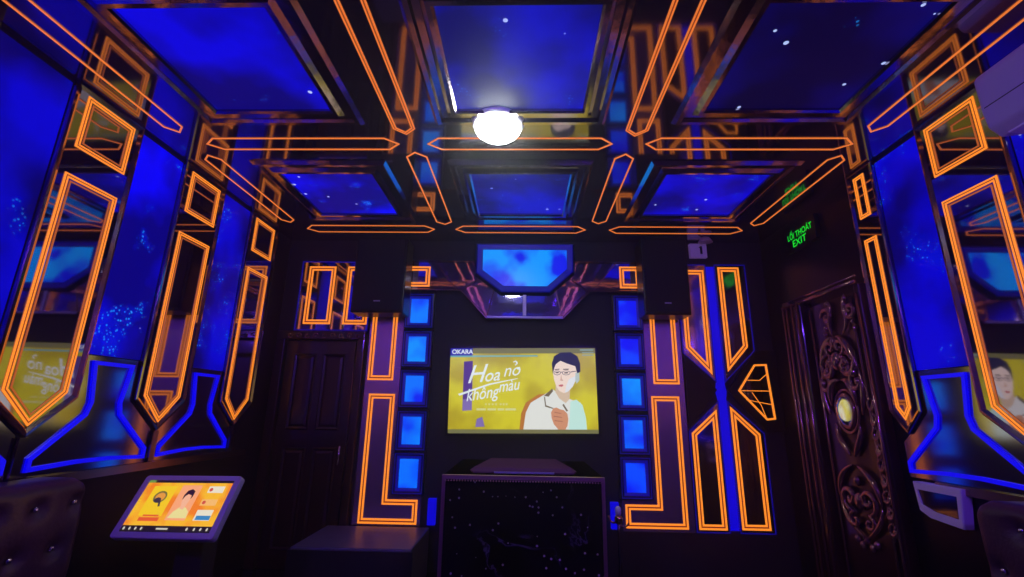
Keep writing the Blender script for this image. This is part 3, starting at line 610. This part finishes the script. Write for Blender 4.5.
sofa('L', 2.455, .55, 1.0, 'plum tufted sofa with crystal studs along the left wall')
sofa('R', 2.43, .55, .985, 'plum tufted sofa with crystal studs along the right wall below the neon strip')

# ------------------------------------------------------------------ touch screen on its stand
kc = Vector((-1.693, 2.418, .875)); a, b, c = -.048, 1.019, -.044
KR = Matrix.Rotation(a, 3, 'Z') @ Matrix.Rotation(b, 3, 'X') @ Matrix.Rotation(c, 3, 'Y')
KW, KH = .53, .302
mK = lambda u, v, d=0: tuple(kc+KR @ Vector(((u-.5)*KW, (v-.5)*KH, d)))
K = thing('touch_screen_kiosk', (-1.69, 2.50, 0), 'tilted touch screen with an orange menu on a black stand beside the left sofa', 'touch screen')
def rr(u0, u1, v0, v1, r, ar=KW/KH, n=4):
    out = []
    for cx_, cy_, a0 in ((u1-r, v1-r*ar, 0), (u0+r, v1-r*ar, 90), (u0+r, v0+r*ar, 180), (u1-r, v0+r*ar, 270)):
        out += [(cx_+r*math.cos(math.radians(a0+90*i/n)), cy_+r*ar*math.sin(math.radians(a0+90*i/n))) for i in range(n+1)]
    return out
outer = rr(0, 1, 0, 1, .03); inner = rr(.065, .945, .095, .915, .004)
g = G().prism(mK, outer, -.035, -.012); g.loops(mK, [(outer, -.012), (rr(.002, .998, .004, .996, .03), -.002), (rr(.01, .99, .016, .984, .028), 0), (inner, 0), (inner, -.004)])
obj('bezel', g, M['silver'], K, label='violet-lit silver bezel')
obj('display', G().prism(mK, rr(.06, .95, .09, .92, .004), -.012, -.003), M['glass'], K)
g = G(); fl = Vector((-1.69, 2.50, 0))
g.box(-1.93, -1.45, 2.48, 2.84, 0, .03); g.box(-1.76, -1.62, 2.56, 2.68, .03, .80)
g.add([tuple(kc+KR @ Vector(q)) for q in [(-.10, -.10, -.035), (.10, -.10, -.035), (.10, .10, -.035), (-.10, .10, -.035)]]+[(-1.78, 2.54, .70), (-1.60, 2.54, .70), (-1.60, 2.70, .78), (-1.78, 2.70, .78)], [(0, 1, 2, 3), (4, 5, 6, 7), (0, 1, 5, 4), (1, 2, 6, 5), (2, 3, 7, 6), (3, 0, 4, 7)])
obj('stand', g, M['matt'], K, bevel=.006)
OR = mottled('menu_orange', srgb(250, 130, 20), srgb(255, 190, 35), 9, 5, .95)
def mM(u, v, d=0): return mK(.065+.88*u, .095+.82*v, d)       # inside the display
def R_(a, b, c, d_): return [(a, c), (b, c), (b, d_), (a, d_)]
def oval(cu, cv, ru, rv, n=18): return [(cu+ru*math.cos(2*math.pi*i/n), cv+rv*math.sin(2*math.pi*i/n)) for i in range(n)]
KI = [
    ('menu_background', OR, [R_(0, 1, .12, .95)], []),
    ('menu_bar', em('k_dark', 25, 18, 22, .8), [R_(0, 1, 0, .12), R_(.08, 1, .95, 1)], []),
    ('menu_tab', em('k_green', 120, 160, 70, .8), [R_(0, .08, .95, 1)], []),
    ('yellow_card', em('k_yellow', 250, 205, 20, .95), [R_(.10, .37, .30, .88)], []),
    ('pink_card', em('k_pink', 255, 170, 120, .95), [R_(.43, .66, .22, .90)], []),
    ('card_button', em('k_red', 235, 90, 40, .95), [R_(.13, .36, .20, .27), R_(.16, .34, .29, .32)], []),
    ('headphone_figure', em('k_fig', 120, 110, 60, .9), [oval(.235, .66, .075, .12)], []),
    ('figure_face', em('k_figface', 240, 160, 60, .9), [oval(.238, .66, .055, .085)], []),
    ('microphone', em('k_mic', 60, 50, 70, .8), [oval(.225, .60, .04, .05), [(.24, .60), (.26, .62), (.29, .48), (.27, .47)]], []),
    ('singer_shirt', em('k_shirt', 240, 225, 150, .95), [[(.45, .26), (.48, .38), (.53, .47), (.60, .46), (.65, .38), (.66, .26)]], []),
    ('singer_face', em('k_face', 250, 185, 150, .95), [oval(.555, .60, .040, .115), [(.53, .44), (.575, .42), (.59, .52), (.53, .52)]], []),
    ('singer_hair', em('k_hair', 50, 20, 40, .8), [[(.510, .60), (.505, .70), (.525, .79), (.57, .82), (.61, .78), (.612, .68), (.60, .62), (.592, .70), (.55, .72), (.525, .68)]], []),
    ('white_button', em('k_white', 240, 230, 205, .95), [R_(.75, .93, .75, .88)], []),
    ('white_button', em('k_white2', 240, 230, 205, .95), [R_(.75, .93, .22, .42)], []),
    ('peach_button', em('k_peach', 252, 190, 110, .95), [R_(.74, .92, .50, .62)], []),
    ('button_marks', em('k_mark', 220, 80, 60, .9), [oval(.785, .81, .02, .035), oval(.775, .56, .02, .035)], []),
    ('blue_button', em('k_blue', 60, 140, 200, .9), [R_(.77, .93, .23, .31)], []),
    ('bar_icons', em('k_icons', 220, 215, 200, .85), [oval(u, .06, .011, .03, 10) for u in (.04, .105, .17, .235, .74, .82, .89, .96)]+[R_(.40, .53, .045, .075)], []),
]
d = -.0028
for nm, m, polys, _ in KI: obj(nm, layer(mM, polys, d), m, K); d += .00025

# ------------------------------------------------------------------ white framed box on the right wall
t = thing('white_wall_box', (XR, 2.84, .79), 'white-framed small wall box with a dark screen between the carved door and right sofa', 'wall box')
xw = lambda u, v, d=0: mR(u, v, d+.035)
op = [(2.98, .985), (2.665, .988), (2.70, .785), (2.90, .800), (2.965, .83)]; ip = [(2.955, .945), (2.70, .945), (2.715, .830), (2.86, .84), (2.94, .865)]
g = G(); g.loops(mR, [(op, -.02), (op, .03), (inset(op, .004), .036), (ip, .036), (ip, .028)]); obj('white_frame', g, M['white'], t)
obj('dark_window', G().prism(mR, ip, .015, .0285), M['glass'], t)

# ------------------------------------------------------------------ podium, ledge, stand
t = thing('marble_podium', (0, 3.0, 0), 'square black marble podium with thin copper edging below the television', 'podium')
py0, py1, pw, pz = 2.6, 3.42, .428, 1.005
obj('body', G().box(-pw+.012, pw-.012, py0+.012, py1-.012, 0, pz), M['marble'], t)
obj('top_slab', G().box(-pw+.006, pw-.006, py0+.008, py1-.006, pz+.0005, pz+.012), mat('black_leather_top', (.001, .001, .002, 1), .95, spec=.0, bump=(80, .1)), t)
g = G(); e = .018
for s in (-1, 1): g.box(s*pw-(e if s > 0 else 0), s*pw+(e if s < 0 else 0), py0, py0+e, 0, pz+.013)
g.box(-pw+e, pw-e, py0, py0+e, pz-.008, pz+.013)
for k in range(56): g.ball((-pw+.02+k*(2*pw-.04)/55, py0-.002, pz-.014), (.0045, .0045, .0045), 6)
obj('copper_edging', g, mat('copper_edging', (.75, .45, .38, 1), .35, 1), t)
hp = [(-.275, 2.70), (.275, 2.70), (.30, 2.78), (.24, 3.30), (-.24, 3.30), (-.30, 2.78)]
mP = lambda u, v, d=0: (u, v, pz+.0125+d)
t = tag(obj('mirror_plinth', G().prism(mP, hp, 0, .008).loops(mP, [(hp, .008), (inset(hp, .03), .026), (inset(hp, .06), .026)]).prism(mP, inset(hp, .06), .010, .0255), mat('dark_plum_gloss', (.13, .055, .09, 1), .9, 0, spec=.0), bevel=.002), 'low faceted mirror tray lying on top of the marble podium', 'tray')
obj('front_rim', G().box(-.16, .17, 2.694, 2.700, pz+.013, pz+.022), M['silver'], t)
t = tag(obj('low_ledge', G().box(-1.69, -.80, 3.68, YB-.062, .0, .37), M['ledge'], bevel=.01), 'low dark cabinet ledge lit violet below the L-shaped neon', 'ledge')
obj('black_plinth_front', G().box(-1.70, -.79, 3.668, 3.681, .0, .352), M['matt'], t)
px_, py_ = .575, 3.05
t = thing('microphone_stand', (px_, py_, 0), 'slim stand with a brass collar beside the right edge of the marble podium', 'stand')
obj('pole', G().lathe((px_, py_, 0), [(.012, .02), (.009, .3), (.013, .42), (.007, .50), (.012, .56), (.006, .60), (.010, .66), (.006, .72)], 14), M['chrome'], t, smooth=True)
obj('collar', G().lathe((px_, py_, .70), [(.008, 0), (.022, .012), (.024, .035), (.016, .05)], 16), M['brass'], t, smooth=True)
obj('stand_cap', G().lathe((px_, py_, .75), [(.012, 0), (.018, .012), (.018, .04), (.008, .052)], 16), M['white'], t, smooth=True)
obj('side_hook', G().tube(bez((px_, py_, .72), (px_-.03, py_, .70), (px_-.055, py_, .71), (px_-.06, py_, .75), 8), .006).tube(bez((px_, py_, .70), (px_+.03, py_, .68), (px_+.055, py_, .69), (px_+.06, py_, .71), 8), .005), M['brass'], t, smooth=True)
obj('base', G().lathe((px_, py_, 0), [(.10, .001), (.10, .012), (.03, .022)], 24), M['matt'], t, smooth=True)

for o in bpy.data.objects:
    if '_o' in o: del o['_o']
# ------------------------------------------------------------------ added violet fill lights with housings, unseen behind the camera
for i, (x, y) in enumerate(((-1.1, -1.1), (1.1, -1.1))):
    t = thing('added_violet_light', (x, y, ZC), 'added violet fill light on the ceiling, unseen behind the camera, %s side' % ('left', 'right')[i], 'added light', 'added violet fill lights')
    obj('added_housing', G().lathe((x, y, ZC), [(.04, -.001), (.04, -.05), (.09, -.08), (.10, -.20), (.09, -.205)], 24), M['matt'], t, smooth=True)
    l = bpy.data.lights.new('added_violet_lamp', 'AREA'); l.shape = 'DISK'; l.size = .17; l.energy = FILL; l.color = (.17, .045, 1)
    o = bpy.data.objects.new('added_violet_lamp', l); C.objects.link(o); o.location = (x, y, ZC-.215)
    dv = Vector((0, 3.4, .9))-o.location; o.rotation_euler = dv.to_track_quat('-Z', 'Y').to_euler()
# ------------------------------------------------------------------ world and view
w = bpy.data.worlds.new('room_air'); bpy.context.scene.world = w; w.use_nodes = True
w.node_tree.nodes['Background'].inputs[0].default_value = (.10, .04, .35, 1); w.node_tree.nodes['Background'].inputs[1].default_value = .0
if HAZE:
    vs_ = w.node_tree.nodes.new('ShaderNodeVolumeScatter'); vs_.inputs['Density'].default_value = HAZE; vs_.inputs['Anisotropy'].default_value = .82
    w.node_tree.links.new(vs_.outputs[0], w.node_tree.nodes['World Output'].inputs['Volume'])
sc = bpy.context.scene
sc.view_settings.view_transform = 'Standard'; sc.view_settings.look = 'None'; sc.view_settings.exposure = 0; sc.view_settings.gamma = 1
sc.view_settings.use_curve_mapping = False
sc.cycles.use_denoising = True; sc.cycles.max_bounces = 7; sc.cycles.glossy_bounces = 5; sc.cycles.diffuse_bounces = 3
sc.cycles.sample_clamp_indirect = 4
